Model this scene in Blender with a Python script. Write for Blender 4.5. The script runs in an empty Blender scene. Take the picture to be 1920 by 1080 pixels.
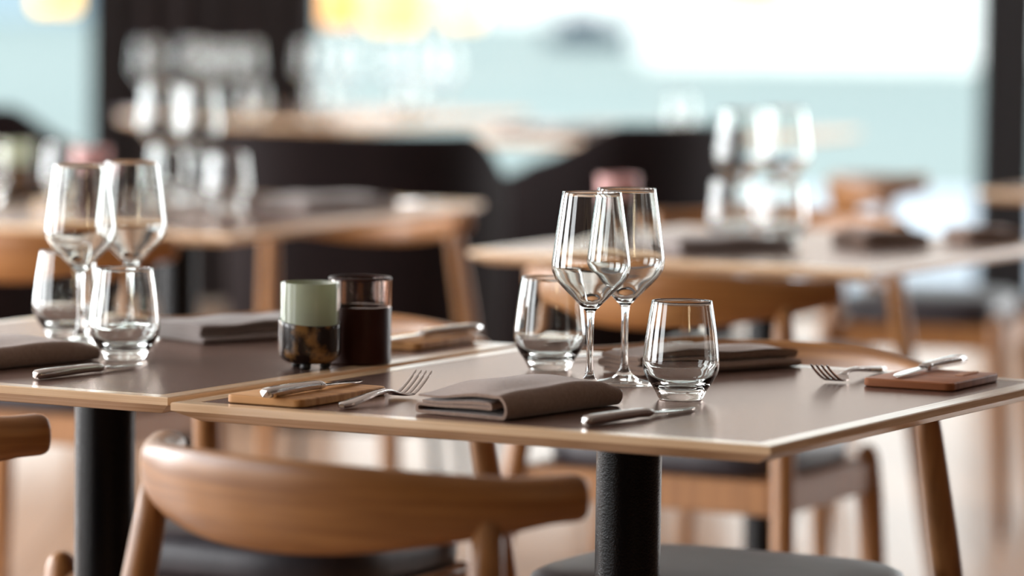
import bpy, bmesh, math, random
from mathutils import Vector, Matrix
random.seed(4)
R = math.radians
PI = math.pi
S = bpy.context.scene
C = S.collection

# ------------------------------------------------------------------ camera
CAM_Z = 1.2137
cam_data = bpy.data.cameras.new('camera')
cam = bpy.data.objects.new('camera', cam_data)
C.objects.link(cam)
cam.location = (0, 0, CAM_Z)
cam.rotation_euler = (Matrix.Rotation(PI/2 - 0.07871, 3, 'X') @ Matrix.Rotation(0.0130, 3, 'Z')).to_euler()
cam_data.sensor_width = 36
cam_data.lens = 7900 / 1920 * 36
cam_data.clip_start = 0.1
cam_data.clip_end = 900
cam_data.dof.use_dof = True
cam_data.dof.focus_distance = 4.55
cam_data.dof.aperture_fstop = 2.7
cam_data.dof.aperture_blades = 0
S.camera = cam

# ------------------------------------------------------------------ view, world, light
S.view_settings.view_transform = 'Standard'
S.view_settings.look = 'None'
S.view_settings.gamma = 1
S.view_settings.use_curve_mapping = False
S.view_settings.exposure = 0.33

world = bpy.data.worlds.new('overcast_sky')
S.world = world
world.use_nodes = True
wn = world.node_tree.nodes
wl = world.node_tree.links
wn.clear()
w_out = wn.new('ShaderNodeOutputWorld')
w_bg = wn.new('ShaderNodeBackground')
w_tc = wn.new('ShaderNodeTexCoord')
w_sep = wn.new('ShaderNodeSeparateXYZ')
w_ramp = wn.new('ShaderNodeValToRGB')
w_ramp.color_ramp.elements[0].position = 0.0
w_ramp.color_ramp.elements[0].color = (1.0, 0.99, 0.98, 1)
w_ramp.color_ramp.elements[1].position = 0.7
w_ramp.color_ramp.elements[1].color = (0.80, 0.90, 1.0, 1)
wl.new(w_tc.outputs['Generated'], w_sep.inputs[0])
wl.new(w_sep.outputs['Z'], w_ramp.inputs[0])
wl.new(w_ramp.outputs[0], w_bg.inputs['Color'])
w_bg.inputs['Strength'].default_value = 2.0
wl.new(w_bg.outputs[0], w_out.inputs['Surface'])


def area_light(name, loc, rot, sx, sy, power, color, portal=False):
    d = bpy.data.lights.new(name, 'AREA')
    d.shape = 'RECTANGLE'
    d.size, d.size_y = sx, sy
    d.energy = power
    d.color = color
    if portal:
        d.cycles.is_portal = True
    o = bpy.data.objects.new(name, d)
    C.objects.link(o)
    o.location = loc
    o.rotation_euler = rot
    return o


# daylight through the glazed far side and through the windows of the left wall
area_light('daylight_far_glazing', (0, 14.45, 1.5), (R(-90), 0, 0), 9.0, 2.9, 1, (1, 1, 1), portal=True)
for y, p in ((2.6, 40), (4.7, 85), (7.2, 215), (10.4, 225)):
    area_light('daylight_left_window', (-4.40, y, 1.62), (0, R(-90), 0), 2.5, 1.4 if y < 6 else 1.7, p, (0.96, 0.98, 1.0))
for k, y in enumerate((10.4, 13.0)):
    area_light('daylight_right_window', (4.40, y, 1.62), (0, R(90), 0), 2.5, 2.0, 90, (0.98, 0.99, 1.0))
sun_d = bpy.data.lights.new('sun', 'SUN')
sun_d.energy = 2.2
sun_d.angle = R(6)
sun_d.color = (1.0, 0.97, 0.92)
sun = bpy.data.objects.new('sun', sun_d)
C.objects.link(sun)
sun.rotation_euler = (R(52), 0, R(-14))


# ------------------------------------------------------------------ materials
def mat(name):
    m = bpy.data.materials.new(name)
    m.use_nodes = True
    nt = m.node_tree
    return m, nt, nt.nodes['Principled BSDF']


def setp(b, **k):
    names = dict(color='Base Color', rough='Roughness', metal='Metallic', ior='IOR', trans='Transmission Weight',
                 spec='Specular IOR Level', coat='Coat Weight', coat_rough='Coat Roughness', sheen='Sheen Weight',
                 emit='Emission Color', emit_s='Emission Strength')
    for key, v in k.items():
        if key in ('color', 'emit'):
            v = (*v, 1)
        b.inputs[names[key]].default_value = v


def srgb(r, g, b):
    f = lambda c: (c/255/12.92) if c <= 10.3 else ((c/255 + .055)/1.055)**2.4
    return (f(r), f(g), f(b))


def noisy(name, c1, c2, scale=(1, 1, 1), nscale=5.0, detail=4, rough=0.5, bump=0.0, bscale=None, **k):
    m, nt, b = mat(name)
    tc = nt.nodes.new('ShaderNodeTexCoord')
    mp = nt.nodes.new('ShaderNodeMapping')
    mp.inputs['Scale'].default_value = scale
    nz = nt.nodes.new('ShaderNodeTexNoise')
    nz.inputs['Scale'].default_value = nscale
    nz.inputs['Detail'].default_value = detail
    rp = nt.nodes.new('ShaderNodeValToRGB')
    rp.color_ramp.elements[0].position = 0.3
    rp.color_ramp.elements[1].position = 0.7
    rp.color_ramp.elements[0].color = (*c1, 1)
    rp.color_ramp.elements[1].color = (*c2, 1)
    L = nt.links.new
    L(tc.outputs['Object'], mp.inputs[0])
    L(mp.outputs[0], nz.inputs['Vector'])
    L(nz.outputs['Fac'], rp.inputs[0])
    L(rp.outputs[0], b.inputs['Base Color'])
    setp(b, rough=rough, **k)
    if bump:
        n2 = nz
        if bscale:
            n2 = nt.nodes.new('ShaderNodeTexNoise')
            n2.inputs['Scale'].default_value = bscale
            n2.inputs['Detail'].default_value = 3
            L(tc.outputs['Object'], n2.inputs['Vector'])
        bp = nt.nodes.new('ShaderNodeBump')
        bp.inputs['Strength'].default_value = bump
        bp.inputs['Distance'].default_value = 0.002
        L(n2.outputs['Fac'], bp.inputs['Height'])
        L(bp.outputs[0], b.inputs['Normal'])
    return m


M = {}
M['oak_x'] = noisy('oak_grain_lengthwise', srgb(214, 176, 136), srgb(240, 210, 174), (2, 60, 60), 3.0, rough=0.2, spec=0.8)
M['oak_y'] = noisy('oak_grain_crosswise', srgb(208, 168, 126), srgb(236, 204, 166), (60, 2, 60), 3.0, rough=0.2, spec=0.8)
M['chair'] = noisy('warm_oiled_oak', srgb(122, 76, 34), srgb(164, 112, 60), (3, 3, 55), 2.2, rough=0.38)
M['leg'] = noisy('warm_oak_legs', srgb(126, 82, 40), srgb(164, 114, 66), (45, 45, 2), 2.2, rough=0.4)
M['inlay'] = None
M['pole'] = noisy('black_powder_coat', srgb(3, 3, 4), srgb(6, 6, 7), (1, 1, 1), 400, rough=0.26, spec=0.22, bump=0.25, bscale=420)
M['leather'] = noisy('dark_leather', srgb(40, 38, 44), srgb(54, 50, 56), (1, 1, 1), 30, rough=0.42, bump=0.15, bscale=260)
M['napkin'] = noisy('taupe_linen', srgb(132, 106, 91), srgb(150, 124, 107), (1, 1, 1), 250, rough=0.85, bump=0.35, bscale=900, sheen=0.3)
M['napkin_grey'] = noisy('grey_linen', srgb(136, 124, 119), srgb(152, 140, 134), (1, 1, 1), 250, rough=0.85, bump=0.35, bscale=900, sheen=0.3)
M['napkin_white'] = noisy('white_linen', srgb(206, 200, 202), srgb(220, 214, 216), (1, 1, 1), 250, rough=0.85, sheen=0.3)
M['board'] = noisy('board_wood', srgb(176, 122, 70), srgb(212, 160, 104), (60, 3, 20), 2.5, rough=0.5, spec=0.25)
M['board_red'] = noisy('reddish_board_wood', srgb(150, 90, 56), srgb(180, 116, 76), (60, 3, 20), 2.5, rough=0.5, spec=0.25)
M['burn'] = noisy('pale_branded_print', srgb(196, 150, 122), srgb(214, 168, 140), rough=0.6)
m, nt, b = mat('polished_steel'); setp(b, color=(0.72, 0.71, 0.70), metal=1.0, rough=0.12); M['steel'] = m
m, nt, b = mat('steel_handle'); setp(b, color=(0.70, 0.68, 0.66), metal=1.0, rough=0.14); M['steel_h'] = m


def glass_mat(name, color, rough=0.0, ior=1.5):
    m = bpy.data.materials.new(name)
    m.use_nodes = True
    nt = m.node_tree
    nt.nodes.clear()
    o = nt.nodes.new('ShaderNodeOutputMaterial')
    g = nt.nodes.new('ShaderNodeBsdfGlass')
    g.inputs['Color'].default_value = (*color, 1)
    g.inputs['Roughness'].default_value = rough
    g.inputs['IOR'].default_value = ior
    nt.links.new(g.outputs[0], o.inputs['Surface'])
    return m


M['glass'] = glass_mat('clear_glass', (0.99, 1.0, 0.995), 0.0, 1.5)
M['smoke_glass'] = glass_mat('smoky_brown_glass', (0.92, 0.87, 0.85), 0.0, 1.45)


def pane_mat():
    m = bpy.data.materials.new('window_glass')
    m.use_nodes = True
    nt = m.node_tree
    nt.nodes.clear()
    o = nt.nodes.new('ShaderNodeOutputMaterial')
    t = nt.nodes.new('ShaderNodeBsdfTransparent')
    t.inputs['Color'].default_value = (0.95, 0.98, 0.97, 1)
    g = nt.nodes.new('ShaderNodeBsdfGlossy')
    g.inputs['Roughness'].default_value = 0.02
    mx = nt.nodes.new('ShaderNodeMixShader')
    mx.inputs[0].default_value = 0.05
    nt.links.new(t.outputs[0], mx.inputs[1])
    nt.links.new(g.outputs[0], mx.inputs[2])
    nt.links.new(mx.outputs[0], o.inputs['Surface'])
    return m


M['pane'] = pane_mat()
# green lantern glass: milky sage glass; lower cup: dark brown glass with gold leaf flecks
m, nt, b = mat('sage_glass')
setp(b, color=srgb(216, 222, 200), rough=0.10, trans=0.66, ior=1.3)
M['sage'] = m
m, nt, b = mat('gold_flecked_brown_glass')
tc = nt.nodes.new('ShaderNodeTexCoord')
n1 = nt.nodes.new('ShaderNodeTexNoise'); n1.inputs['Scale'].default_value = 42; n1.inputs['Detail'].default_value = 6
rp = nt.nodes.new('ShaderNodeValToRGB')
rp.color_ramp.elements[0].position = 0.50; rp.color_ramp.elements[0].color = (0.012, 0.006, 0.004, 1)
rp.color_ramp.elements[1].position = 0.72; rp.color_ramp.elements[1].color = (0.34, 0.17, 0.05, 1)
r2 = nt.nodes.new('ShaderNodeValToRGB')
r2.color_ramp.elements[0].position = 0.60; r2.color_ramp.elements[0].color = (0, 0, 0, 1)
r2.color_ramp.elements[1].position = 0.74; r2.color_ramp.elements[1].color = (0.7, 0.7, 0.7, 1)
nt.links.new(tc.outputs['Object'], n1.inputs['Vector'])
nt.links.new(n1.outputs['Fac'], rp.inputs[0]); nt.links.new(n1.outputs['Fac'], r2.inputs[0])
nt.links.new(rp.outputs[0], b.inputs['Base Color']); nt.links.new(r2.outputs[0], b.inputs['Metallic'])
setp(b, rough=0.25, spec=0.3, coat=0.35, coat_rough=0.04)
M['gold'] = m
M['dark_cup'] = noisy('dark_oxblood_glaze', srgb(34, 14, 10), srgb(58, 26, 16), (1, 1, 0.4), 14, rough=0.38, spec=0.15)
M['pink'] = noisy('dusky_pink_glass', srgb(214, 168, 164), srgb(226, 182, 178), nscale=8, rough=0.2, trans=0.35, ior=1.2)
M['fabric_dark'] = noisy('dark_brown_upholstery', srgb(15, 8, 8), srgb(22, 12, 12), nscale=40, rough=0.8, spec=0.1)
M['curtain'] = noisy('dark_curtain_cloth', srgb(18, 11, 11), srgb(36, 25, 25), (8, 8, 0.3), 3, rough=0.9)
M['mullion'] = noisy('dark_window_frame', srgb(11, 7, 8), srgb(15, 10, 11), nscale=20, rough=0.6, spec=0.2)
M['floor'] = None
M['ceiling'] = noisy('matt_ceiling_paint', srgb(150, 143, 138), srgb(160, 153, 148), nscale=3, rough=0.9)
M['wall'] = noisy('brown_plaster', srgb(62, 46, 38), srgb(74, 56, 46), nscale=6, rough=0.9)
M['terrace'] = noisy('pale_stone_paving', srgb(178, 182, 190), srgb(190, 194, 202), nscale=2, rough=0.8)
M['water'] = noisy('pale_teal_water', srgb(120, 133, 130), srgb(132, 144, 140), (1, 0.3, 1), 0.08, rough=0.6)
M['white_wall'] = noisy('white_render', srgb(244, 244, 244), srgb(252, 252, 252), nscale=1, rough=0.9)
M['blue_grey'] = noisy('blue_grey_cladding', srgb(150, 168, 182), srgb(165, 182, 195), nscale=1, rough=0.8)
M['boat'] = noisy('navy_hull_paint', srgb(30, 48, 72), srgb(40, 60, 84), nscale=4, rough=0.5)
M['plate'] = noisy('white_porcelain', srgb(226, 224, 226), srgb(236, 234, 236), nscale=4, rough=0.15)
M['black'] = noisy('black_metal', srgb(14, 14, 16), srgb(20, 20, 22), nscale=30, rough=0.4)


def emis(name, color, s):
    m, nt, b = mat(name)
    setp(b, color=color, rough=0.4, emit=color, emit_s=s)
    return m


M['lamp_amber'] = emis('glowing_amber_shade', (1.0, 0.50, 0.15), 0.75)
M['lamp_gold'] = emis('glowing_golden_shade', (1.0, 0.64, 0.18), 1.35)
M['lamp_cream'] = emis('glowing_cream_shade', (1.0, 0.72, 0.38), 0.95)
M['bulb'] = emis('lit_filament_bulb', (1.0, 0.80, 0.50), 14)

# brown linoleum with a satin, warm tinted sheen
m = bpy.data.materials.new('brown_linoleum')
m.use_nodes = True
nt = m.node_tree
nt.nodes.clear()
o_ = nt.nodes.new('ShaderNodeOutputMaterial')
df = nt.nodes.new('ShaderNodeBsdfDiffuse')
gs = nt.nodes.new('ShaderNodeBsdfGlossy')
gs.inputs['Color'].default_value = (0.72, 0.61, 0.56, 1)
gs.inputs['Roughness'].default_value = 0.24
fr = nt.nodes.new('ShaderNodeFresnel')
fr.inputs['IOR'].default_value = 1.52
nz = nt.nodes.new('ShaderNodeTexNoise')
nz.inputs['Scale'].default_value = 170
tc = nt.nodes.new('ShaderNodeTexCoord')
rp = nt.nodes.new('ShaderNodeValToRGB')
rp.color_ramp.elements[0].color = (*srgb(84, 60, 52), 1)
rp.color_ramp.elements[1].color = (*srgb(100, 74, 65), 1)
mx = nt.nodes.new('ShaderNodeMixShader')
nt.links.new(tc.outputs['Object'], nz.inputs['Vector'])
nt.links.new(nz.outputs['Fac'], rp.inputs[0])
nt.links.new(rp.outputs[0], df.inputs['Color'])
nt.links.new(fr.outputs[0], mx.inputs[0])
nt.links.new(df.outputs[0], mx.inputs[1])
nt.links.new(gs.outputs[0], mx.inputs[2])
nt.links.new(mx.outputs[0], o_.inputs['Surface'])
M['inlay'] = m

# oak plank floor
m, nt, b = mat('pale_plank_floor')
tc = nt.nodes.new('ShaderNodeTexCoord')
mp = nt.nodes.new('ShaderNodeMapping'); mp.inputs['Rotation'].default_value = (0, 0, R(90))
br = nt.nodes.new('ShaderNodeTexBrick')
br.inputs['Color1'].default_value = (*srgb(192, 158, 132), 1)
br.inputs['Color2'].default_value = (*srgb(180, 145, 118), 1)
br.inputs['Mortar'].default_value = (*srgb(150, 122, 102), 1)
br.inputs['Scale'].default_value = 1.0
br.inputs['Brick Width'].default_value = 1.8
br.inputs['Row Height'].default_value = 0.16
br.inputs['Mortar Size'].default_value = 0.003
nt.links.new(tc.outputs['Object'], mp.inputs[0]); nt.links.new(mp.outputs[0], br.inputs['Vector'])
nt.links.new(br.outputs['Color'], b.inputs['Base Color'])
setp(b, rough=0.25)
M['floor'] = m


# ------------------------------------------------------------------ helpers
def link(o, parent=None):
    C.objects.link(o)
    if parent is not None:
        o.parent = parent
    return o


def obj(name, bm, m, parent=None, smooth=False, loc=None, rotz=0.0):
    bmesh.ops.recalc_face_normals(bm, faces=bm.faces)
    me = bpy.data.meshes.new(name)
    bm.to_mesh(me)
    bm.free()
    for x in (m if isinstance(m, (list, tuple)) else [m]):
        me.materials.append(x)
    if smooth:
        for p in me.polygons:
            p.use_smooth = True
    o = bpy.data.objects.new(name, me)
    link(o, parent)
    if loc is not None:
        o.location = loc
        o.rotation_euler = (0, 0, rotz)
    return o


def autosmooth(o, deg=40):
    me = o.data
    for p in me.polygons:
        p.use_smooth = True
    bm = bmesh.new()
    bm.from_mesh(me)
    for e in bm.edges:
        e.smooth = not (len(e.link_faces) == 2 and e.calc_face_angle(0) > R(deg))
    bm.to_mesh(me)
    bm.free()
    return o


def tag(o, label, cat, group=None, kind=None):
    o['label'] = label
    o['category'] = cat
    if group:
        o['group'] = group
    if kind:
        o['kind'] = kind
    return o


def thing(name, label, cat, loc=(0, 0, 0), rotz=0.0, group=None):
    o = bpy.data.objects.new(name, None)
    o.empty_display_size = 0.05
    C.objects.link(o)
    o.location = loc
    o.rotation_euler = (0, 0, rotz)
    return tag(o, label, cat, group)


def structure(o, label=None, cat=None):
    o['kind'] = 'structure'
    if label:
        o['label'] = label
        o['category'] = cat
    return o


def dup(root, loc, rotz, label, group=None):
    r = root.copy()
    C.objects.link(r)
    r.location = loc
    r.rotation_euler = (0, 0, rotz)
    r['label'] = label
    if group:
        r['group'] = group
    kids = [o for o in bpy.data.objects if o.parent == root]
    for ch in kids:
        c = ch.copy()
        C.objects.link(c)
        c.parent = r
        for g in [o for o in bpy.data.objects if o.parent == ch]:
            d = g.copy()
            C.objects.link(d)
            d.parent = c
    return r


def box(bm, x0, x1, y0, y1, z0, z1, mi=0):
    v = [bm.verts.new(p) for p in ((x0, y0, z0), (x1, y0, z0), (x1, y1, z0), (x0, y1, z0),
                                   (x0, y0, z1), (x1, y0, z1), (x1, y1, z1), (x0, y1, z1))]
    for q in ((3, 2, 1, 0), (4, 5, 6, 7), (0, 1, 5, 4), (1, 2, 6, 5), (2, 3, 7, 6), (3, 0, 4, 7)):
        bm.faces.new([v[i] for i in q]).material_index = mi


def rings(bm, rs, close_ring=True, caps=True):
    """skin a list of vertex rings"""
    vs = [[bm.verts.new(p) for p in r] for r in rs]
    n = len(vs[0])
    for a, b_ in zip(vs[:-1], vs[1:]):
        for i in range(n if close_ring else n - 1):
            j = (i + 1) % n
            bm.faces.new((a[i], a[j], b_[j], b_[i]))
    if caps:
        bm.faces.new(vs[0][::-1])
        bm.faces.new(vs[-1])
    return vs


def lathe(bm, prof, seg=64, closed=False, cx=0, cy=0):
    """profile of (r, z); r==0 makes a pole"""
    cols = []
    for r, z in prof:
        if r < 1e-6:
            cols.append([bm.verts.new((cx, cy, z))])
        else:
            cols.append([bm.verts.new((cx + r*math.cos(2*PI*i/seg), cy + r*math.sin(2*PI*i/seg), z)) for i in range(seg)])
    pairs = list(zip(cols[:-1], cols[1:]))
    if closed:
        pairs.append((cols[-1], cols[0]))
    for a, b_ in pairs:
        for i in range(seg):
            j = (i + 1) % seg
            if len(a) == 1 and len(b_) == 1:
                continue
            if len(a) == 1:
                bm.faces.new((a[0], b_[j], b_[i]))
            elif len(b_) == 1:
                bm.faces.new((a[i], a[j], b_[0]))
            else:
                bm.faces.new((a[i], a[j], b_[j], b_[i]))


def smooth_curve(pts, n=8):
    """Catmull-Rom through the points"""
    out = []
    P = [pts[0]] + list(pts) + [pts[-1]]
    for k in range(1, len(P) - 2):
        p0, p1, p2, p3 = [Vector(P[k + d]) for d in (-1, 0, 1, 2)]
        for i in range(n):
            t = i / n
            out.append(0.5*((2*p1) + (p2 - p0)*t + (2*p0 - 5*p1 + 4*p2 - p3)*t*t + (3*p1 - p0 - 3*p2 + p3)*t**3))
    out.append(Vector(pts[-1]))
    return out


def tube(bm, pts, radii, seg=16, caps=True):
    rs = []
    pts = [Vector(p) for p in pts]
    for k, p in enumerate(pts):
        d = (pts[min(k + 1, len(pts) - 1)] - pts[max(k - 1, 0)]).normalized()
        up = Vector((0, 1, 0)) if abs(d.z) > 0.9 else Vector((0, 0, 1))
        a = d.cross(up).normalized()
        b_ = d.cross(a).normalized()
        r = radii[k] if isinstance(radii, (list, tuple)) else radii
        rs.append([p + a*r*math.cos(2*PI*i/seg) + b_*r*math.sin(2*PI*i/seg) for i in range(seg)])
    rings(bm, rs, caps=caps)


# ------------------------------------------------------------------ the setting
bm = bmesh.new(); box(bm, -4.6, 4.6, -3.0, 14.7, -0.12, 0.0)
structure(obj('floor', bm, M['floor']))
bm = bmesh.new(); box(bm, -4.6, 4.6, -3.0, 14.7, 3.0, 3.15)
structure(obj('ceiling', bm, M['ceiling']))
bm = bmesh.new()
box(bm, -4.6, -4.45, -3.0, 14.7, 0.0, 0.35); box(bm, -4.6, -4.45, -3.0, 14.7, 2.9, 3.0)
box(bm, -4.6, -4.45, -3.0, 1.8, 0.35, 2.9)
box(bm, -4.6, -4.45, 3.4, 3.9, 0.35, 2.9)
box(bm, -4.6, -4.45, 5.5, 6.2, 0.35, 2.9)
box(bm, -4.6, -4.45, 8.2, 9.4, 0.35, 2.9)
box(bm, -4.6, -4.45, 11.4, 14.7, 0.35, 2.9)
structure(obj('wall_left', bm, M['wall']))
bm = bmesh.new()
box(bm, 4.45, 4.6, -3.0, 9.3, 0.0, 3.0); box(bm, 4.45, 4.6, 9.3, 14.7, 0.0, 0.35); box(bm, 4.45, 4.6, 9.3, 14.7, 2.9, 3.0)
for y in (11.55, 14.1):
    box(bm, 4.45, 4.6, y, y + 0.3, 0.35, 2.9)
structure(obj('wall_right', bm, M['wall']))
bm = bmesh.new(); box(bm, -4.6, 4.6, -3.15, -3.0, 0, 3.0)
structure(obj('wall_rear', bm, M['wall']))


def window(n, x0, x1, y):
    bm = bmesh.new()
    w = 0.045
    box(bm, x0 - w, x0 + w, y - 0.05, y + 0.05, 0.0, 3.0)
    box(bm, x1 - w, x1 + w, y - 0.05, y + 0.05, 0.0, 3.0)
    box(bm, x0 + w, x1 - w, y - 0.05, y + 0.05, 0.0, 0.06)
    box(bm, x0 + w, x1 - w, y - 0.05, y + 0.05, 2.93, 3.0)
    f = structure(obj('window_%d' % n, bm, M['mullion']))
    bm = bmesh.new()
    box(bm, x0 + w, x1 - w, y - 0.006, y + 0.006, 0.06, 2.93)
    obj('window_pane', bm, M['pane'], f)
    return f


window(1, -4.41, -1.36, 14.62)
window(2, -1.26, 1.66, 14.62)
window(3, 1.76, 4.4, 14.62)

# the terrace, the water and the far quay outside
bm = bmesh.new(); box(bm, -14, 14, 14.7, 23.0, -0.3, -0.04)
structure(obj('terrace', bm, M['terrace']), None)
bm = bmesh.new(); box(bm, -160, 160, 23.0, 420, -2.2, -1.5)
structure(obj('water', bm, M['water']), None)


def building(name, label, x0, x1, y0, y1, h, m, roof, bays):
    t = thing(name, label, 'building', ((x0 + x1)/2, y0, -1.5))
    w, d = (x1 - x0)/2, y1 - y0
    bm = bmesh.new(); box(bm, -w, w, 0, d, -0.3, h); obj('wall', bm, m, t)
    bm = bmesh.new(); box(bm, -w - .3, w + .3, -.3, d + .3, h, h + 0.5); obj('roof', bm, roof, t)
    for k in range(bays):
        x = -w + (k + .5)*2*w/bays
        bm = bmesh.new(); box(bm, x - .25*2*w/bays, x + .25*2*w/bays, -0.06, 0.1, h*.62, h*.86); obj('window', bm, M['blue_grey'], t)
    return t


building('quay_building', 'long white quay building across the water behind the dark window post', 3.4, 30.0, 110, 122, 9.0, M['white_wall'], M['white_wall'], 6)
building('quay_building', 'pale building far off above the small dark boat', -1.4, 5.0, 182, 194, 9.0, M['white_wall'], M['blue_grey'], 4)
building('quay_building', 'blue grey building far off at the left window', -60.0, -18.0, 172, 186, 9.0, M['blue_grey'], M['blue_grey'], 8)
t = thing('boat', 'small dark blue boat moored on the pale water', 'boat', (2.45, 132, -1.5))
bm = bmesh.new()
rings(bm, [[(x, -w, 0.55), (x, -w*.7, -0.1), (x, w*.7, -0.1), (x, w, 0.55)] for x, w in ((-1.5, .5), (-.6, .6), (.5, .55), (1.2, .35), (1.7, .04))])
obj('hull', bm, M['boat'], t)
bm = bmesh.new(); box(bm, -1.0, 0.35, -.35, .35, .5, .95); obj('cabin', bm, M['boat'], t)

# curtain by the far glazing
bm = bmesh.new()
rs = []
N = 120
for k in range(N + 1):
    s = k / N
    x = -1.44 + s*0.77
    y = 14.32 + 0.05*math.sin(s*2*PI*7 + .6*math.sin(s*9))
    rs.append((x, y))
front = [[bm.verts.new((x, y - 0.004, z)) for x, y in rs] for z in (0.02, 1.5, 2.9)]
back = [[bm.verts.new((x, y + 0.004, z)) for x, y in rs] for z in (0.02, 1.5, 2.9)]
for a in range(2):
    for k in range(N):
        bm.faces.new((front[a][k], front[a][k + 1], front[a + 1][k + 1], front[a + 1][k]))
        bm.faces.new((back[a][k + 1], back[a][k], back[a + 1][k], back[a + 1][k + 1]))
for k in range(N):
    bm.faces.new((front[2][k], front[2][k + 1], back[2][k + 1], back[2][k]))
    bm.faces.new((back[0][k], back[0][k + 1], front[0][k + 1], front[0][k]))
for a in range(2):
    bm.faces.new((back[a][0], front[a][0], front[a + 1][0], back[a + 1][0]))
    bm.faces.new((front[a][N], back[a][N], back[a + 1][N], front[a + 1][N]))
ct = thing('curtain', 'dark brown floor length curtain hanging in folds at the window', 'curtain', (0, 0, 0))
obj('cloth', bm, M['curtain'], ct, smooth=True)
bm = bmesh.new(); tube(bm, [(-1.6, 14.32, 2.93), (-0.5, 14.32, 2.93)], 0.014)
obj('rail', bm, M['black'], ct)


# ------------------------------------------------------------------ tables
def table(label, corner, yaw, W, L, group=None, top=0.74):
    """corner: near-left corner of the top; +x along the near edge, +y away from it"""
    t = thing('dining_table', label, 'table', (corner[0], corner[1], 0), R(yaw), group)
    e = 0.0225
    # light wood edge band: flat top, upright face, then a long undercut bevel
    prof = [(e, -.0015), (e, 0.0), (0.0012, 0.0), (0.0, -.0012), (0.0, -0.0085), (0.024, -0.0205), (0.05, -0.0205), (0.05, -.0015)]
    bm = bmesh.new()
    cols = []
    for i, z in prof:
        cols.append([bm.verts.new(p) for p in ((i, i, top + z), (W - i, i, top + z), (W - i, L - i, top + z), (i, L - i, top + z))])
    for a, b_ in zip(cols, cols[1:] + cols[:1]):
        for k in range(4):
            j = (k + 1) % 4
            bm.faces.new((a[k], a[j], b_[j], b_[k])).material_index = k % 2
    obj('tabletop', bm, [M['oak_x'], M['oak_y']], t)
    bm = bmesh.new(); box(bm, e + .0004, W - e - .0004, e + .0004, L - e - .0004, top - .0202, top - .0003)
    obj('inlay', bm, M['inlay'], t)
    bm = bmesh.new()
    lathe(bm, [(0, top - .0206), (0.036, top - .0206), (0.036, 0.03), (0, 0.03)], 40, cx=W/2, cy=L/2)
    autosmooth(obj('pole', bm, M['pole'], t))
    bm = bmesh.new()
    lathe(bm, [(0, 0.03), (0.05, 0.03), (0.215, 0.016), (0.22, 0.012), (0.22, 0.0), (0, 0)], 48, cx=W/2, cy=L/2)
    autosmooth(obj('base_plate', bm, M['black'], t))
    return t


def off(c, yaw, u, v):
    a = R(yaw)
    return (c[0] + u*math.cos(a) - v*math.sin(a), c[1] + u*math.sin(a) + v*math.cos(a))


Y1, Y0, Y2, Y3 = -28.3, -29.2, -22.4, -28.0
T1 = (-0.358, 4.414)
T0 = off((-0.365, 4.461), Y0, -0.695, 0)
T2 = off((-0.476, 7.067), Y2, -0.75, 0)
T3 = off((0.547, 6.439), Y3, -0.70, 0)
T4 = (0.96, 8.72)
T5 = off((-0.40, 11.75), -24, -0.8, 0)
T6 = off((0.52, 10.75), -24, -0.8, 0)
table('sharpest table in front with the taupe napkin and the cut off far right corner', T1, Y1, 0.695, 0.771)
table('wood edged table on the left carrying the green lantern glass', T0, Y0, 0.695, 0.771)
table('blurred table behind the left wine glasses with pink and green cups', T2, Y2, 0.75, 1.10)
table('blurred table behind the right wine glasses with two tall glasses on it', T3, Y3, 0.70, 0.80)
table('small blurred table farthest right in front of the dark window post', T4, -27, 0.7, 0.77)
table('distant table in front of the dark curtain crowded with glasses', T5, -24, 0.8, 1.1)
table('distant table between the dark armchairs with a white plate', T6, -24, 0.8, 1.1)


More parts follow.
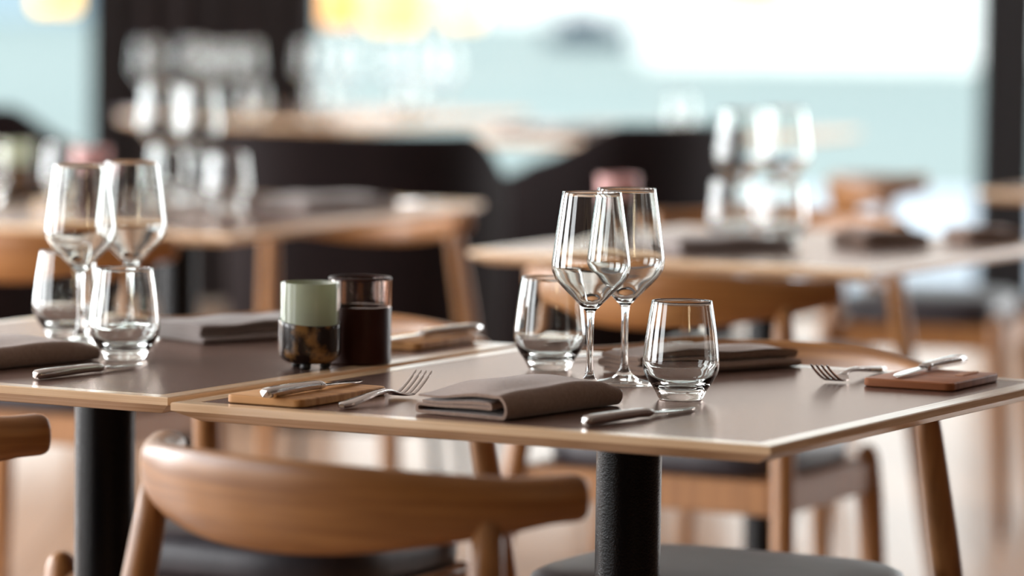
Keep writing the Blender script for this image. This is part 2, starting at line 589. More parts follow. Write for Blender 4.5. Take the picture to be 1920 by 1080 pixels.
# ------------------------------------------------------------------ elbow chairs
def make_chair(label, group):
    """origin: centre of the back ellipse on the floor; +y is the way the chair faces"""
    t = thing('elbow_chair', label, 'chair', (0, 0, 0), 0, group)
    rad_, tm = 0.285, R(60)
    n = 56
    rs = []
    K = 28

    def section(tt, k=1.0):
        w = max(0.0, math.cos(tt*PI/2/R(56)) if abs(tt) < R(56) else 0.0)
        w = w**1.15
        hh = (0.0215 + 0.0225*w)*k
        th = (0.0195 - 0.0070*w)*k
        ztop = 0.7345 + 0.0125*w + 0.004*max(0, abs(tt) - R(48))/R(12)
        p = Vector((rad_*math.sin(tt), 0.085 - rad_*math.cos(tt), ztop - (0.0215 + 0.0225*w)))
        nrm = Vector((math.sin(tt), -math.cos(tt), 0))
        tilt = 0.16*w
        out = []
        for i in range(K):
            an = 2*PI*i/K
            cx, cz = math.cos(an), math.sin(an)
            ex = 2/2.6
            X = th*math.copysign(abs(cx)**ex, cx)
            Z = hh*math.copysign(abs(cz)**ex, cz)
            out.append(p + nrm*(X + tilt*Z) + Vector((0, 0, Z)))
        return out, p

    for i in range(n + 1):
        tt = -tm + 2*tm*i/n
        rs.append(section(tt)[0])

    def cap(sgn):
        res = []
        for s_, k in ((0.004, 0.985), (0.008, 0.93), (0.011, 0.82), (0.0128, 0.62), (0.0135, 0.3)):
            ring, p = section(sgn*tm, k)
            d = Vector((math.cos(sgn*tm), math.sin(sgn*tm), 0)).normalized()*sgn
            res.append([q + d*s_ for q in ring])
        return res
    rs = cap(-1)[::-1] + rs + cap(1)
    bm = bmesh.new(); rings(bm, rs)
    obj('backrest', bm, M['chair'], t, smooth=True)
    for s in (-1, 1):
        # rear leg: rises to the underside of the bow
        top = Vector((s*0.200, -0.118, 0.712))
        dz = Vector((s*0.09, -0.17, -1.0))
        pts, rad = [], []
        for f in (0, .08, .25, .45, .6, .8, 1.0):
            pts.append(top + dz*0.712*f)
            rad.append(0.0135 + 0.0052*math.sin(PI*min(1, f*1.25)**.8) if f < .8 else 0.0155 - 0.004*(f - .8)/.2)
        bm = bmesh.new(); tube(bm, pts, rad, 18)
        obj('rear_leg', bm, M['leg'], t, smooth=True)
        # front leg: rounded top just above the seat rail
        top = Vector((s*0.205, 0.195, 0.462))
        dz = Vector((s*0.05, 0.05, -1.0))
        prof = [(0.0, .004), (.003, .011), (.009, .016), (.02, .0195), (.08, .0215), (.25, .020), (.38, .0165), (.462, .013)]
        bm = bmesh.new(); tube(bm, [top + dz*q for q, _ in prof], [r for _, r in prof], 18)
        obj('front_leg', bm, M['leg'], t, smooth=True)
    # seat rails
    def rail(name, p, q, h=0.05, w=0.022):
        p, q = Vector(p), Vector(q)
        d = (q - p); ln = d.length
        bm = bmesh.new()
        box(bm, 0, ln, -w/2, w/2, -h, 0)
        bmesh.ops.bevel(bm, geom=bm.edges[:], offset=0.004, segments=2, affect='EDGES')
        bmesh.ops.transform(bm, matrix=Matrix.Translation(p) @ Matrix.Rotation(math.atan2(d.y, d.x), 4, 'Z'), verts=bm.verts)
        autosmooth(obj(name, bm, M['leg'], t))
    zr = 0.438
    rail('seat_rail', (-.205, .197, zr), (.205, .197, zr))
    rail('seat_rail', (-.208, -.158, zr), (.208, -.158, zr))
    rail('seat_rail', (-.211, -.15, zr), (-.207, .19, zr))
    rail('seat_rail', (.211, -.15, zr), (.207, .19, zr))
    # cushion: rounded square, slightly domed
    bm = bmesh.new()
    rs = []
    for z, k in ((0.4385, 0.95), (0.442, 0.985), (0.455, 1.0), (0.475, 1.0), (0.488, 0.965), (0.495, 0.90), (0.499, 0.7), (0.501, 0.35)):
        ring = []
        for i in range(64):
            an = 2*PI*i/64
            cx, cy = math.cos(an), math.sin(an)
            ex = 2/4.2
            ring.append((0.205*k*math.copysign(abs(cx)**ex, cx), 0.018 + 0.175*k*math.copysign(abs(cy)**ex, cy), z))
        rs.append(ring)
    rings(bm, rs)
    obj('seat_cushion', bm, M['leather'], t, smooth=True)
    return t


ch = make_chair('oak elbow chair tucked under the front table, its whole bowed back toward us', 'elbow chairs at the tables')
ch.location = (-0.103, 3.958, 0); ch.rotation_euler = (0, 0, R(-38))
for loc, yaw, label in (
    ((-0.660, 4.487, 0), -34, 'oak elbow chair at the left table near edge, only one arm tip in view'),
    ((-0.285, 5.31, 0), 150.8, 'oak elbow chair on the far side of the left table behind the dark cup'),
    ((0.257, 4.965, 0), 151.7, 'oak elbow chair on the far side of the front table behind the right cutting board'),
    ((0.284, 6.45, 0), -28.0, 'oak elbow chair seen from behind at the near edge of the right rear table'),
    ((0.465, 7.78, 0), 152.0, 'pale oak elbow chair beyond the right rear table, beside its two tall glasses'),
    ((-0.785, 7.19, 0), -22.4, 'oak elbow chair under the near edge of the left rear table behind the wine glasses'),
    ((-0.35, 8.30, 0), 157.6, 'oak elbow chair on the far side of the left rear table before the dark armchair'),
    ((0.90, 9.16, 0), -106.0, 'oak elbow chair turned sideways at the small table farthest right by the window post'),
):
    c2 = dup(ch, loc, R(yaw), label)
    if 'before the dark armchair' in label:
        c2.scale.z = 0.965

ch.scale.z = 1.016


# ------------------------------------------------------------------ upholstered armchairs
def make_armchair(label):
    t = thing('tub_armchair', label, 'armchair', (0, 0, 0), 0, 'dark upholstered armchairs by the far tables')
    # wrap-round shell: back high, arms lower; +y is the way it faces
    rs = []
    n = 40
    for i in range(n + 1):
        tt = R(-125) + R(250)*i/n
        w = max(0.0, math.cos(tt/2))
        h = 0.69 + 0.13*min(1, max(0, (math.cos(tt*0.95) + .15)/.7))
        ro, ri = 0.30, 0.245
        ex = 2/2.6
        cx, cy = math.sin(tt), -math.cos(tt)
        fx, fy = math.copysign(abs(cx)**ex, cx), math.copysign(abs(cy)**ex, cy)
        lean = 0.03*w
        ring = []
        for r, z in ((ro - .04, .16), (ro, .2), (ro + lean*.5, .5), (ro + lean, h - .03), (ro + lean - .012, h - .008), (ro - .027 + lean, h), (ri + .012 + lean, h - .008), (ri + lean, h - .03), (ri, .42), (ri - .01, .16)):
            ring.append((fx*r, fy*r, z))
        rs.append(ring)
    bm = bmesh.new(); rings(bm, rs)
    obj('shell', bm, M['fabric_dark'], t, smooth=True)
    bm = bmesh.new()
    rs = []
    for z, k in ((.30, .95), (.32, 1.0), (.43, 1.0), (.455, .95), (.46, .7)):
        rs.append([(0.235*k*math.copysign(abs(math.cos(q))**.55, math.cos(q)), 0.02 + 0.24*k*math.copysign(abs(math.sin(q))**.55, math.sin(q)), z)
                   for q in [2*PI*i/40 for i in range(40)]])
    rings(bm, rs)
    obj('seat_cushion', bm, M['fabric_dark'], t, smooth=True)
    for sx in (-1, 1):
        for sy in (-1, 1):
            bm = bmesh.new(); tube(bm, [(sx*.17, sy*.16, .30), (sx*.2, sy*.2, 0.0)], [.018, .011], 14)
            obj('leg', bm, M['black'], t, smooth=True)
    return t


ac = make_armchair('dark brown tub armchair standing behind the left rear table, back toward us')
ac.location = (-0.33, 9.55, 0); ac.rotation_euler = (0, 0, R(-8))
for loc, yaw, label in (
    ((0.23, 10.3, 0), 58, 'dark brown tub armchair turned sideways beyond the right wine glasses'),
    ((-1.40, 10.9, 0), -30, 'dark brown tub armchair at the left picture edge behind the green cup'),
):
    dup(ac, loc, R(yaw), label)


# ------------------------------------------------------------------ glassware
def wine_glass_mesh():
    outer = smooth_curve([(0.0365, 0.0008, 0), (0.030, 0.0032, 0), (0.014, 0.0075, 0), (0.0060, 0.016, 0), (0.0040, 0.030, 0),
                          (0.0038, 0.060, 0), (0.0046, 0.084, 0), (0.0090, 0.0915, 0), (0.0225, 0.105, 0), (0.0360, 0.119, 0), (0.0420, 0.129, 0),
                          (0.0432, 0.139, 0), (0.0418, 0.152, 0), (0.0375, 0.184, 0), (0.0325, 0.2175, 0)], 6)
    prof = [(0.0, 0.0)] + [(0.0355, 0.0)] + [(p.x, p.y) for p in outer]
    prof += [(0.0322, 0.2180), (0.0317, 0.2176)]
    inner = smooth_curve([(0.0315, 0.2170, 0), (0.0365, 0.184, 0), (0.0408, 0.152, 0), (0.0421, 0.139, 0), (0.0408, 0.130, 0), (0.0345, 0.1200, 0),
                          (0.0210, 0.1070, 0), (0.0085, 0.0955, 0), (0.0, 0.0935, 0)], 6)
    prof += [(max(0, p.x), p.y) for p in inner[:-1]] + [(0.0, 0.0935)]
    bm = bmesh.new(); lathe(bm, prof, 72)
    return bm


def tumbler_mesh():
    outer = smooth_curve([(0.0235, 0.0006, 0), (0.0250, 0.003, 0), (0.0285, 0.010, 0), (0.0365, 0.022, 0), (0.0405, 0.031, 0), (0.0415, 0.039, 0), (0.0405, 0.052, 0),
                          (0.0375, 0.076, 0), (0.0328, 0.1055, 0)], 7)
    prof = [(0.0, 0.0012), (0.020, 0.0010), (0.0222, 0.0)] + [(p.x, p.y) for p in outer]
    prof += [(0.0325, 0.1062), (0.0318, 0.1060)]
    inner = smooth_curve([(0.0315, 0.1050, 0), (0.0362, 0.076, 0), (0.0390, 0.052, 0), (0.0398, 0.040, 0), (0.0385, 0.033, 0), (0.0340, 0.0245, 0),
                          (0.0250, 0.0165, 0), (0.0120, 0.0130, 0), (0.0, 0.0122, 0)], 7)
    prof += [(max(0, p.x), p.y) for p in inner[:-1]] + [(0.0, 0.0122)]
    bm = bmesh.new(); lathe(bm, prof, 72)
    return bm


ZT = 0.7402
wg = tag(obj('wine_glass', wine_glass_mesh(), M['glass'], smooth=True, loc=(0.086, 4.585, ZT)),
         'clear wine glass standing right behind the taupe napkin, in front of its twin', 'wine glass', 'wine glasses on the tables')
tb = tag(obj('tumbler', tumbler_mesh(), M['glass'], smooth=True, loc=(0.183, 4.515, ZT)),
         'clear water tumbler beside the knife blade and right of the wine glasses', 'tumbler', 'water tumblers on the tables')


def copy1(o, x, y, label, z=ZT):
    c = o.copy()
    C.objects.link(c)
    c.location = (x, y, z)
    c['label'] = label
    return c


for x, y, l in (
    (0.126, 4.668, 'clear wine glass with its foot by the tumbler, rear of the right pair'),
    (-0.519, 5.05, 'clear wine glass nearer of the left pair with its stem beside the tumbler'),
    (-0.466, 5.14, 'clear wine glass rear of the left pair, stem seen through the tumbler'),
    (-0.690, 8.20, 'blurred wine glass on the left rear table, closer to the pink cup'),
    (-0.600, 8.02, 'blurred wine glass on the left rear table, closer to the napkin'),
    (0.385, 7.16, 'blurred wine glass on the right rear table in front of the dark armchair'),
    (0.465, 7.24, 'blurred wine glass on the right rear table against the pale water'),
    (-1.06, 12.15, 'distant wine glass at the left end of the table before the curtain'),
    (-0.84, 11.95, 'distant tallest looking wine glass in front of the dark curtain'),
    (-0.77, 12.1, 'distant wine glass at the right edge of the dark curtain'),
    (-0.60, 12.3, 'distant wine glass below the glowing amber lamp'),
    (-0.36, 12.45, 'distant wine glass below the golden lamp'),
    (-0.20, 12.2, 'distant wine glass below the cream lamp'),
    (-0.50, 12.55, 'distant wine glass deepest on the crowded table, under the amber lamp'),
    (-0.27, 12.62, 'distant wine glass deepest on the crowded table, under the golden lamp'),
    (-0.95, 12.35, 'distant wine glass in front of the curtain, second from its left side'),
):
    copy1(wg, x, y, l)
for x, y, l in (
    (0.044, 4.826, 'clear water tumbler left of the wine glass stems on the front table'),
    (-0.450, 4.881, 'clear water tumbler just behind the knife on the left table'),
    (-0.546, 5.150, 'clear water tumbler behind the left wine glasses, partly covered by their stems'),
    (-0.655, 7.97, 'blurred tumbler on the left rear table next to the left wine glass rim'),
    (-0.523, 7.72, 'blurred tumbler on the left rear table left of the folded napkin'),
    (0.365, 7.02, 'blurred tumbler on the right rear table below the wine glasses, left one'),
    (0.445, 6.96, 'blurred tumbler on the right rear table below the wine glasses, right one'),
    (-0.985, 7.86, 'blurred tumbler on the left rear table between green cup and picture edge'),
    (-0.86, 8.05, 'blurred tumbler on the left rear table between the green and the pink cup'),
    (-0.73, 11.75, 'distant tumbler on the crowded table in front of the curtain edge'),
    (-0.55, 11.98, 'distant tumbler on the crowded table, bright against the window'),
    (-0.30, 12.05, 'distant tumbler on the crowded table above the dark armchair'),
    (0.44, 11.2, 'distant tumbler alone by the plate next to the sideways armchair'),
):
    copy1(tb, x, y, l)


# ------------------------------------------------------------------ lantern cups
def green_lantern(label, loc, rotz=0.0):
    t = thing('lantern_glass', label, 'candle holder', loc, rotz, 'two tone lantern cups')
    H = 0.054
    bm = bmesh.new()
    lathe(bm, [(0.0315, 0.020), (0.0335, 0.022), (0.0335, 0.0975), (0.0330, 0.0985), (0.0320, 0.0985), (0.0315, 0.0975), (0.0315, 0.024), (0.0, 0.022), (0.0, 0.020)], 64)
    obj('green_glass', bm, M['sage'], t, smooth=False)
    autosmooth(t.children[0] if t.children else bpy.data.objects[-1], 35)
    # lower cup with a slanting brim
    bm = bmesh.new()
    prof = smooth_curve([(0.0, 0.006, 0), (0.020, 0.006, 0), (0.0285, 0.0085, 0), (0.0345, 0.0155, 0), (0.0358, 0.026, 0), (0.0358, H, 0)], 5)
    prof = [(max(0, p.x), p.y) for p in prof] + [(0.0355, H + .0008), (0.0346, H + .0008), (0.0343, H)] + [(0.0343, 0.026), (0.0335, 0.019), (0.028, .012), (0, .010)]
    lathe(bm, prof, 64)
    for v in bm.verts:
        if v.co.z > 0.04:
            v.co.z += 0.16*(v.co.y*0.7 - v.co.x*0.35) if v.co.z > 0.04 else 0
    obj('lower_cup', bm, M['gold'], t, smooth=True)
    for k in range(3):
        an = R(-100 + 120*k)
        bm = bmesh.new()
        lathe(bm, [(0, 0), (0.0055, 0), (0.0065, 0.002), (0.006, 0.008), (0, 0.008)], 16, cx=0.019*math.cos(an), cy=0.019*math.sin(an))
        obj('foot', bm, M['black'], t, smooth=True)
    return t


def dark_cup(label, loc, rotz=0.0, group='two tone lantern cups'):
    t = thing('lantern_cup', label, 'candle holder', loc, rotz, group)
    bm = bmesh.new()
    lathe(bm, [(0, 0), (0.0345, 0), (0.0365, 0.002), (0.0365, 0.0655), (0.0362, 0.0665), (0.0330, 0.0665), (0.0330, .006), (0, .006)], 64)
    autosmooth(obj('lower_cup', bm, M['dark_cup'], t), 35)
    bm = bmesh.new()
    lathe(bm, [(0.0334, 0.0667), (0.0364, 0.0667), (0.0364, 0.0975), (0.0334, 0.0975)], 64, closed=True)
    autosmooth(obj('glass_band', bm, M['smoke_glass'], t), 35)
    bm = bmesh.new()
    lathe(bm, [(0.0330, 0.0976), (0.0368, 0.0976), (0.0370, 0.0990), (0.0362, 0.1004), (0.0340, 0.1004), (0.0328, 0.0990)], 64, closed=True)
    obj('brim', bm, M['dark_cup'], t, smooth=True)
    return t


gl = green_lantern('sage green glass in a gold flecked brown cup by the table seam', (-0.231, 4.802, ZT))
dc = dark_cup('dark oxblood cup with a clear upper band beside the green glass', (-0.176, 4.868, ZT))
dup(gl, (-0.975, 8.25, ZT), R(20), 'blurred green and brown cup at the left picture edge on the rear table')
M_pink_cup = dup(dc, (-0.80, 7.98, ZT), 0, 'blurred pink topped dark cup above the left wine glasses on the rear table')
dup(dc, (0.180, 7.22, ZT), 0, 'blurred pink topped dark cup behind the right wine glasses on the rear table')
for r in [o for o in C.objects if o.get('label', '').startswith('blurred pink')]:
    for chd in [o for o in bpy.data.objects if o.parent == r and o.name.startswith(('glass_band', 'brim'))]:
        chd.data = chd.data.copy()
        chd.data.materials[0] = M['pink']


# ------------------------------------------------------------------ napkins
def fold_mesh(L, W, H, seed, taper=0.0, swell=0.0, layers=2):
    """a cloth napkin folded over itself: its section is one sheet winding back and forth,
    the fold on +x; extruded along +y with soft swelling"""
    rnd = random.Random(seed)
    t = H/(2*layers + 0.4)          # sheet thickness (several plies)
    path = []
    z = t*0.55
    step = (H - t*1.1)/(2*layers - 1)
    x0 = -W/2
    for k in range(2*layers):
        zz = z + k*step
        inset = 0.0 if k in (0, 2*layers - 1) else 0.004
        left = [(x0 + rnd.uniform(0, .006), zz)]
        line = [(x0 + rnd.uniform(0.0, .004) + i/6*(W - .018 - inset), zz + rnd.uniform(-.0005, .0005)) for i in range(7)]
        if k % 2 == 0:
            path += line
            r = step/2
            cx = line[-1][0]
            for q in range(1, 6):
                an = -PI/2 + PI*q/6
                path.append((cx + (r + 0.006 - inset)*math.cos(an), zz + r + r*math.sin(an)))
        else:
            path += line[::-1]
            if k < 2*layers - 1:
                r = step/2
                cx = line[0][0]
                for q in range(1, 6):
                    an = -PI/2 + PI*q/6
                    path.append((cx - (r + .002)*math.cos(an), zz + r + r*math.sin(an)))
    # outline both sides of the path
    P = [Vector((a, b_)) for a, b_ in path]
    up, dn = [], []
    for i, p in enumerate(P):
        d = (P[min(i + 1, len(P) - 1)] - P[max(i - 1, 0)]).normalized()
        nrm = Vector((-d.y, d.x))
        up.append(p + nrm*t*.46)
        dn.append(p - nrm*t*.46)
    outline = up + dn[::-1]
    n = 26
    rs = []
    for j in range(n + 1):
        s = j/n
        y = s*L
        rr = []
        edge = min(s, 1 - s)
        sq = 1 - 0.10*max(0, 1 - edge/.05)**2
        for p in outline:
            x, zz = p.x, p.y
            zf = zz/H
            lift = swell*zf*math.sin(PI*min(1, max(0, s*.9 + .12)))*math.exp(-((x/W)*1.5)**2)
            wob = 0.0012*zf*math.sin(9*x/W + 5*s + seed) + 0.0010*zf*math.sin(13*s + seed*2)
            xx = x*(1 - taper*s) + 0.003*math.sin(4*s + seed)*(.4 + .6*zf)
            rr.append((xx, y, max(0.0004, zz*sq + lift + wob)))
        rs.append(rr)
    bm = bmesh.new()
    vs = rings(bm, rs, caps=False)
    h = len(outline)
    for ring in (vs[0], vs[-1]):          # close the sheet's ends, leaving the gaps between layers open
        for i in range(h//2 - 1):
            bm.faces.new((ring[i], ring[i + 1], ring[h - 2 - i], ring[h - 1 - i]))
    return bm


def wrap_mesh(L, W, H, seed, swell):
    """a napkin whose outer layer wraps round its +x side over an inner folded layer"""
    t = H/6.6
    r = (H - t)/2
    path = []
    def run(xa, xb, z, n=8):
        for i in range(n + 1):
            path.append((xa + (xb - xa)*i/n, z))
    def turn(x, z, rr, sx, a0, a1, n=8):
        for q in range(1, n):
            an = a0 + (a1 - a0)*q/n
            path.append((x + sx*rr*math.cos(an), z + rr*math.sin(an)))
    xl, xr = -W/2, W/2
    ri = t*.55
    run(xl + .006, xr - .022, H*.5 + ri)
    turn(xr - .022, H*.5, ri, 1, PI/2, -PI/2, 6)
    run(xr - .022, xl + .004, H*.5 - ri)
    rl = (H*.5 - ri - t*.5)/2
    turn(xl + .004, t*.5 + rl, rl, -1, PI/2, -PI/2, 6)
    run(xl + .004, xr - r*1.15, t*.5)
    turn(xr - r*1.15, t*.5 + r, r*1.1, 1, -PI/2, PI/2, 12)
    run(xr - r*1.15, xl, H - t*.5)
    P = [Vector(q) for q in path]
    up, dn = [], []
    for i, p in enumerate(P):
        d = (P[min(i + 1, len(P) - 1)] - P[max(i - 1, 0)]).normalized()
        nrm = Vector((-d.y, d.x))
        up.append(p + nrm*t*.45)
        dn.append(p - nrm*t*.45)
    outline = up + dn[::-1]
    rs = []
    n = 30
    for j in range(n + 1):
        s = j/n
        rr = []
        for p in outline:
            zf = max(0.0, p.y/H)
            side = min(1, max(0, (p.x - xl)/W))
            # thin at the open front left corner, puffed towards the back, pressed at the far tip
            puff = swell*zf*math.sin(PI*min(1, .12 + .8*s))*(.35 + .65*math.sin(PI*min(1, .15 + .75*side)))
            press = 1 - .30*(1 - side)*(1 - s)*zf - .25*max(0, s - .88)/.12*zf
            wave = .0016*zf*math.sin(7.5*side + 3*s + seed)*math.exp(-s*1.2) + .0009*zf*math.sin(11*s + 4*side + seed)
            xx = p.x + .004*math.sin(3.1*s + seed)*zf + .006*zf*(s - .5)*side
            rr.append((xx, s*L + .006*(side - .5)*math.sin(seed + zf*2), max(.0004, p.y*press + puff + wave)))
        rs.append(rr)
    bm = bmesh.new()
    vs = rings(bm, rs, caps=False)
    h = len(outline)
    for ring in (vs[0], vs[-1]):          # close the sheet's ends, leaving the gaps between layers open
        for i in range(h//2 - 1):
            bm.faces.new((ring[i], ring[i + 1], ring[h - 2 - i], ring[h - 1 - i]))
    return bm


def napkin(label, p, ang, L, W, H, seed, m='napkin', swell=0.006, taper=0.0, layers=2, flip=False, wrap=False):
    bm = wrap_mesh(L, W, H, seed, swell) if wrap else fold_mesh(L, W, H, seed, taper, swell, layers)
    if flip:
        bmesh.ops.scale(bm, vec=(-1, 1, 1), verts=bm.verts)
    o = obj('folded_napkin', bm, M[m], smooth=True, loc=(p[0], p[1], ZT), rotz=R(ang))
    autosmooth(o, 60)
    tag(o, label, 'napkin', 'folded napkins on the tables')
    return o


napkin('taupe napkin folded over at the near edge of the front table, fork beside it', (-0.050, 4.308), -36, 0.205, 0.118, 0.024, 3, swell=0.010, wrap=True)
napkin('taupe folded napkin lying behind the right tumbler on the front table', (0.131, 4.775), -52, 0.235, 0.085, 0.022, 5, swell=0.005, layers=2)
napkin('grey folded napkin stacked in layers left of the green glass', (-0.405, 5.125), -52, 0.20, 0.115, 0.021, 7, 'napkin_grey', swell=0.004, layers=3)
napkin('taupe napkin at the left picture edge in front of the left wine glasses', (-0.68, 4.72), -38, 0.235, 0.15, 0.021, 9, swell=0.008, wrap=True)
napkin('blurred pale napkin on the left rear table beside the tumbler', (-0.42, 7.72), -40, 0.25, 0.13, 0.022, 11, 'napkin_grey')
napkin('blurred pale napkin on the right rear table left of the tumblers', (0.24, 6.78), -60, 0.22, 0.13, 0.022, 13, 'napkin_grey')
napkin('blurred dark napkin on the right rear table right of the tumblers', (0.56, 6.98), -60, 0.13, 0.11, 0.024, 15)
napkin('blurred dark napkin nearest the right picture edge on the rear table', (0.755, 7.12), -60, 0.11, 0.08, 0.02, 17)
napkin('distant pale napkin on the table between the dark armchairs', (0.10, 11.1), -60, 0.22, 0.13, 0.024, 19, 'napkin_grey')



# ------------------------------------------------------------------ boards and cutlery
def board(label, c, ang, L, W, m, H=0.009):
    bm = bmesh.new()
    r = 0.010
    ring = []
    for cx, cy, a0 in ((L/2 - r, W/2 - r, 0), (-L/2 + r, W/2 - r, 90), (-L/2 + r, -W/2 + r, 180), (L/2 - r, -W/2 + r, 270)):
        for q in range(7):
            an = R(a0 + 15*q)
            ring.append((cx + r*math.cos(an), cy + r*math.sin(an)))
    rs = []
    for z, k in ((0, .0012), (.0012, 0), (H - .0014, 0), (H - .0004, .0006), (H, .0018)):
        rs.append([(x*(1 - k/L*2), y*(1 - k/W*2), z) for x, y in ring])
    rings(bm, rs)
    o = autosmooth(obj('cutting_board', bm, m, loc=(c[0], c[1], ZT), rotz=R(ang)), 30)
    tag(o, label, 'cutting board', 'small wooden cutting boards')
    return o


board('small wooden board with a knife at the left corner of the front table', (-0.2165, 4.47), 60, 0.175, 0.095, M['board'])
rb = board('reddish wooden board with a knife at the right end of the front table', (0.473, 4.717), 62, 0.145, 0.108, M['board_red'])
board('small wooden board with a knife behind the dark cup on the left table', (-0.115, 5.115), 62, 0.150, 0.088, M['board'])
# pale branded script on the reddish board
bm = bmesh.new()
x = -0.024
rnd = random.Random(2)
while x < 0.024:
    h = rnd.uniform(.007, .011)
    w = rnd.uniform(.0022, .004)
    pts = [(x, -h/2, 0), (x + w*.5, h/2, 0), (x + w, -h/2*.8, 0), (x + w*1.3, h/3, 0)]
    tube(bm, [(p[0], p[1], 0.0096) for p in pts], 0.0009, 6)
    x += w*1.5
mk = obj('brand_mark', bm, M['burn'], rb)
mk.location = (0.038, -0.028, 0); mk.rotation_euler = (0, 0, R(0))


def strip(bm, secs):
    """secs: (x, y_centre, z, half width, half thickness)"""
    rs = []
    for x, yc, z, w, h in secs:
        rs.append([(x, yc - w, z - h*.45), (x, yc - w*.6, z - h), (x, yc + w*.6, z - h), (x, yc + w, z - h*.45),
                   (x, yc + w, z + h*.45), (x, yc + w*.6, z + h), (x, yc - w*.6, z + h), (x, yc - w, z + h*.45)])
    rings(bm, rs)


def make_fork(label):
    t = thing('fork', label, 'fork', (0, 0, 0), 0, 'forks on the front table')
    bm = bmesh.new()
    pts = [(0.0, .0035, .0030, .0022), (.004, .0038, .0062, .0030), (.02, .0046, .0068, .0034), (.05, .0072, .0056, .0030), (.08, .0098, .0042, .0026),
           (.100, .0105, .0034, .0023), (.114, .0092, .0033, .0020), (.124, .0066, .0048, .0016)]
    strip(bm, [(x, 0, z, w, h) for x, z, w, h in pts])
    autosmooth(obj('handle', bm, M['steel_h'], t), 50)
    bm = bmesh.new()
    strip(bm, [(x, 0, z, w, h) for x, z, w, h in ((.122, .0070, .0044, .0014), (.129, .0046, .0095, .0010), (.136, .0030, .0118, .0009), (.146, .0026, .0124, .0009), (.151, .0030, .0124, .0009))])
    for k in range(4):
        yc = (-1.5 + k)*0.0066
        sec = []
        for f in (0, .2, .4, .6, .8, .95, 1.0):
            x = .150 + .047*f
            z = .0030 + .021*f**1.35
            sec.append((x, yc*(1 - .05*f), z, (.0022 - .0009*f) if f < 1 else .0005, .0009 if f < 1 else .0004))
        strip(bm, sec)
    autosmooth(obj('tines', bm, M['steel'], t), 50)
    return t


fk = make_fork('steel fork beside the left cutting board, handle toward us and tines up')


def aim(o, a, b_, z=ZT):
    o.location = (a[0], a[1], z)
    o.rotation_euler = (0, 0, math.atan2(b_[1] - a[1], b_[0] - a[0]))


aim(fk, (-0.176, 4.367), (-0.095, 4.545))
f2 = dup(fk, (0, 0, 0), 0, 'steel fork left of the reddish board, tines toward us')
aim(f2, (0.430, 4.845), (0.344, 4.672))


def make_knife(label):
    t = thing('table_knife', label, 'knife', (0, 0, 0), 0, 'knives on the tables')
    bm = bmesh.new()
    strip(bm, [(x, 0, z, w, h) for x, z, w, h in ((0, .0052, .0045, .0035), (.003, .0056, .0072, .0048), (.02, .0060, .0074, .0054), (.06, .0062, .0062, .0050), (.095, .0060, .0058, .0046), (.106, .0056, .0060, .0046))])
    autosmooth(obj('handle', bm, M['steel_h'], t), 50)
    bm = bmesh.new()
    strip(bm, [(x, 0, z, w, h) for x, z, w, h in ((.1055, .0056, .0064, .0046), (.110, .0054, .0068, .0046), (.115, .0052, .0066, .0036), (.119, .0048, .0056, .0020))])
    autosmooth(obj('bolster', bm, M['steel'], t), 50)
    bm = bmesh.new()
    strip(bm, [(x, y, z, w, h) for x, y, z, w, h in ((.118, 0, .0046, .0062, .0013), (.13, 0, .0042, .0085, .0011), (.16, 0, .0034, .0090, .0010), (.185, .0008, .0026, .0082, .0009), (.200, .0030, .0022, .0058, .0008), (.208, .0055, .0019, .0028, .0007), (.2115, .0075, .0018, .0006, .0005))])
    autosmooth(obj('blade', bm, M['steel'], t), 50)
    return t


kn = make_knife('steel knife lying between the napkin and the right tumbler')
aim(kn, (0.076, 4.236), (0.198, 4.408))
def aim_tip(o, end, tip, z):
    d = Vector((tip[0] - end[0], tip[1] - end[1], 0)).normalized()
    o.location = (tip[0] - d.x*.2115, tip[1] - d.y*.2115, z)
    o.rotation_euler = (0, 0, math.atan2(d.y, d.x))


for a, b_, z, l in (
    ((-0.250, 4.385), (-0.158, 4.560), ZT + .0092, 'steel knife on the board at the left corner of the front table'),
    ((0.515, 4.845), (0.424, 4.672), ZT + .0092, 'steel knife with a pale blade on the reddish board'),
    ((-0.527, 4.622), (-0.412, 4.806), ZT, 'steel knife in front of the tumbler on the left table'),
    ((-0.070, 5.150), (-0.165, 5.020), ZT + .0092, 'blurred steel knife on the board behind the dark cup'),
    ((0.155, 4.985), (0.035, 4.925), ZT, 'blurred steel knife behind the wine glass stems on the front table'),
    ((-0.30, 5.31), (-0.44, 5.20), ZT, 'blurred steel knife behind the grey napkin on the left table'),
    ((-0.24, 7.86), (-0.13, 8.03), ZT, 'blurred steel knife at the right end of the left rear table'),
):
    k2 = dup(kn, (0, 0, 0), 0, l)
    aim_tip(k2, a, b_, z)

# plates on the distant tables
bm = bmesh.new()
lathe(bm, [(0, 0), (.05, 0), (.085, .006), (.105, .016), (.107, .018), (.104, .018), (.084, .009), (.05, .003), (0, .003)], 48)
pl = tag(obj('plate', bm, M['plate'], smooth=True, loc=(0.33, 11.02, ZT)), 'distant white plate on the table beside the dark armchair', 'plate', 'white plates on the distant tables')
copy1(pl, -1.02, 11.95, 'distant white plate in front of the dark curtain at its left')
copy1(pl, 0.02, 11.45, 'distant white plate on the bright middle of the far table')


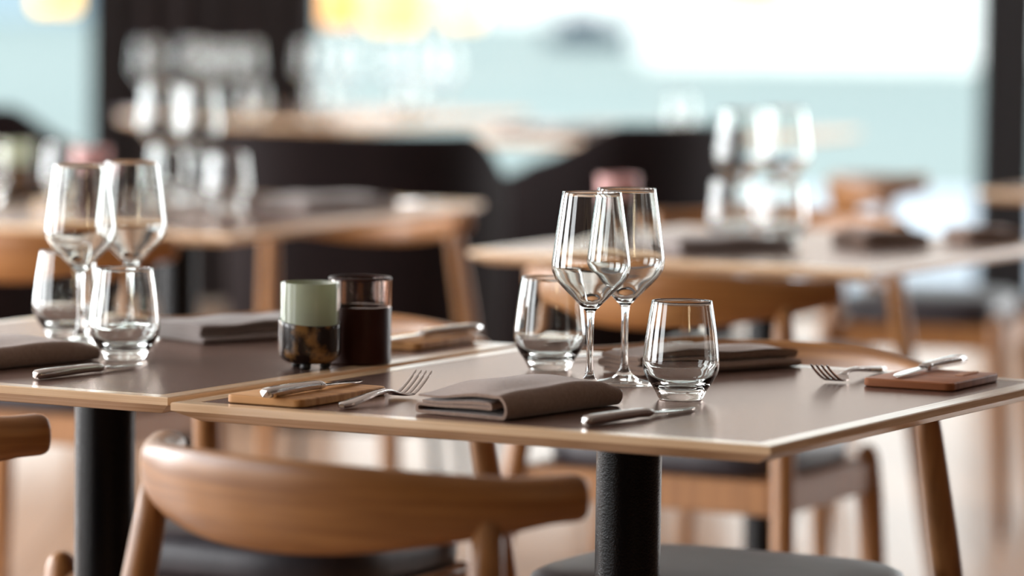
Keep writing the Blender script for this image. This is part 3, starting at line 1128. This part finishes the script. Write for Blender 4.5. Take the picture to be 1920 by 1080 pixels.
# ------------------------------------------------------------------ pendant lamps
def pendant(label, x, y, zb, r, h, m):
    t = thing('pendant_lamp', label, 'lamp', (x, y, 3.0), 0, 'warm pendant lamps by the far windows')
    bm = bmesh.new()
    b0 = zb - 3.0
    lathe(bm, [(r*.82, b0), (r, b0 + .02), (r, b0 + h - .04), (r*.7, b0 + h), (0.02, b0 + h + .01), (0.02, b0 + h + .005), (r*.66, b0 + h - .006), (r*.96, b0 + h - .045), (r*.96, b0 + .02), (r*.8, b0 + .004)], 40, closed=True)
    obj('shade', bm, m, t, smooth=True)
    bm = bmesh.new(); lathe(bm, [(0, b0 + h*.35), (.025, b0 + h*.42), (.03, b0 + h*.55), (.015, b0 + h*.75), (0, b0 + h*.78)], 20)
    obj('bulb', bm, M['bulb'], t, smooth=True)
    bm = bmesh.new(); tube(bm, [(0, 0, b0 + h*.76), (0, 0, -0.02)], 0.004, 8)
    obj('cord', bm, M['black'], t)
    bm = bmesh.new(); lathe(bm, [(0, -0.025), (.05, -.025), (.05, 0), (0, 0)], 24)
    obj('ceiling_rose', bm, M['black'], t)
    return t


pendant('golden glowing pendant lamp, brightest of the row beside the curtain', -0.365, 12.6, 0.985, 0.085, 0.30, M['lamp_gold'])
pendant('amber glowing pendant lamp right at the curtain edge', -0.53, 12.7, 0.995, 0.055, 0.28, M['lamp_amber'])
pendant('cream glowing pendant lamp, right one of the row beside the curtain', -0.155, 12.6, 0.995, 0.06, 0.28, M['lamp_cream'])
pendant('golden glowing pendant lamp at the top left corner by the window', -1.35, 12.4, 1.03, 0.07, 0.28, M['lamp_gold'])
pendant('cream glowing pendant lamp against the white quay building', 0.66, 12.0, 1.06, 0.12, 0.24, M['lamp_cream'])

# warm lamp cluster on our side of the room, mirrored as small amber streaks in the glasses
t = thing('pendant_cluster', 'cluster of amber filament pendants mirrored as streaks in the glasses', 'lamp', (2.0, 0.8, 3.0))
rnd = random.Random(8)
for k in range(11):
    x, y, z = rnd.uniform(-.42, .42), rnd.uniform(-.3, .3), rnd.uniform(-1.45, -.75)
    bm = bmesh.new()
    lathe(bm, [(0, z - .09), (.016, z - .085), (.022, z - .05), (.02, z + .05), (.012, z + .09), (0, z + .09)], 16, cx=x, cy=y)
    obj('bulb', bm, M['bulb'], t, smooth=True)
    bm = bmesh.new(); tube(bm, [(x, y, z + .09), (x, y, -.02)], .003, 6)
    obj('cord', bm, M['black'], t)
bm = bmesh.new(); lathe(bm, [(0, -.03), (.5, -.03), (.5, 0), (0, 0)], 40)
obj('ceiling_rose', bm, M['black'], t)
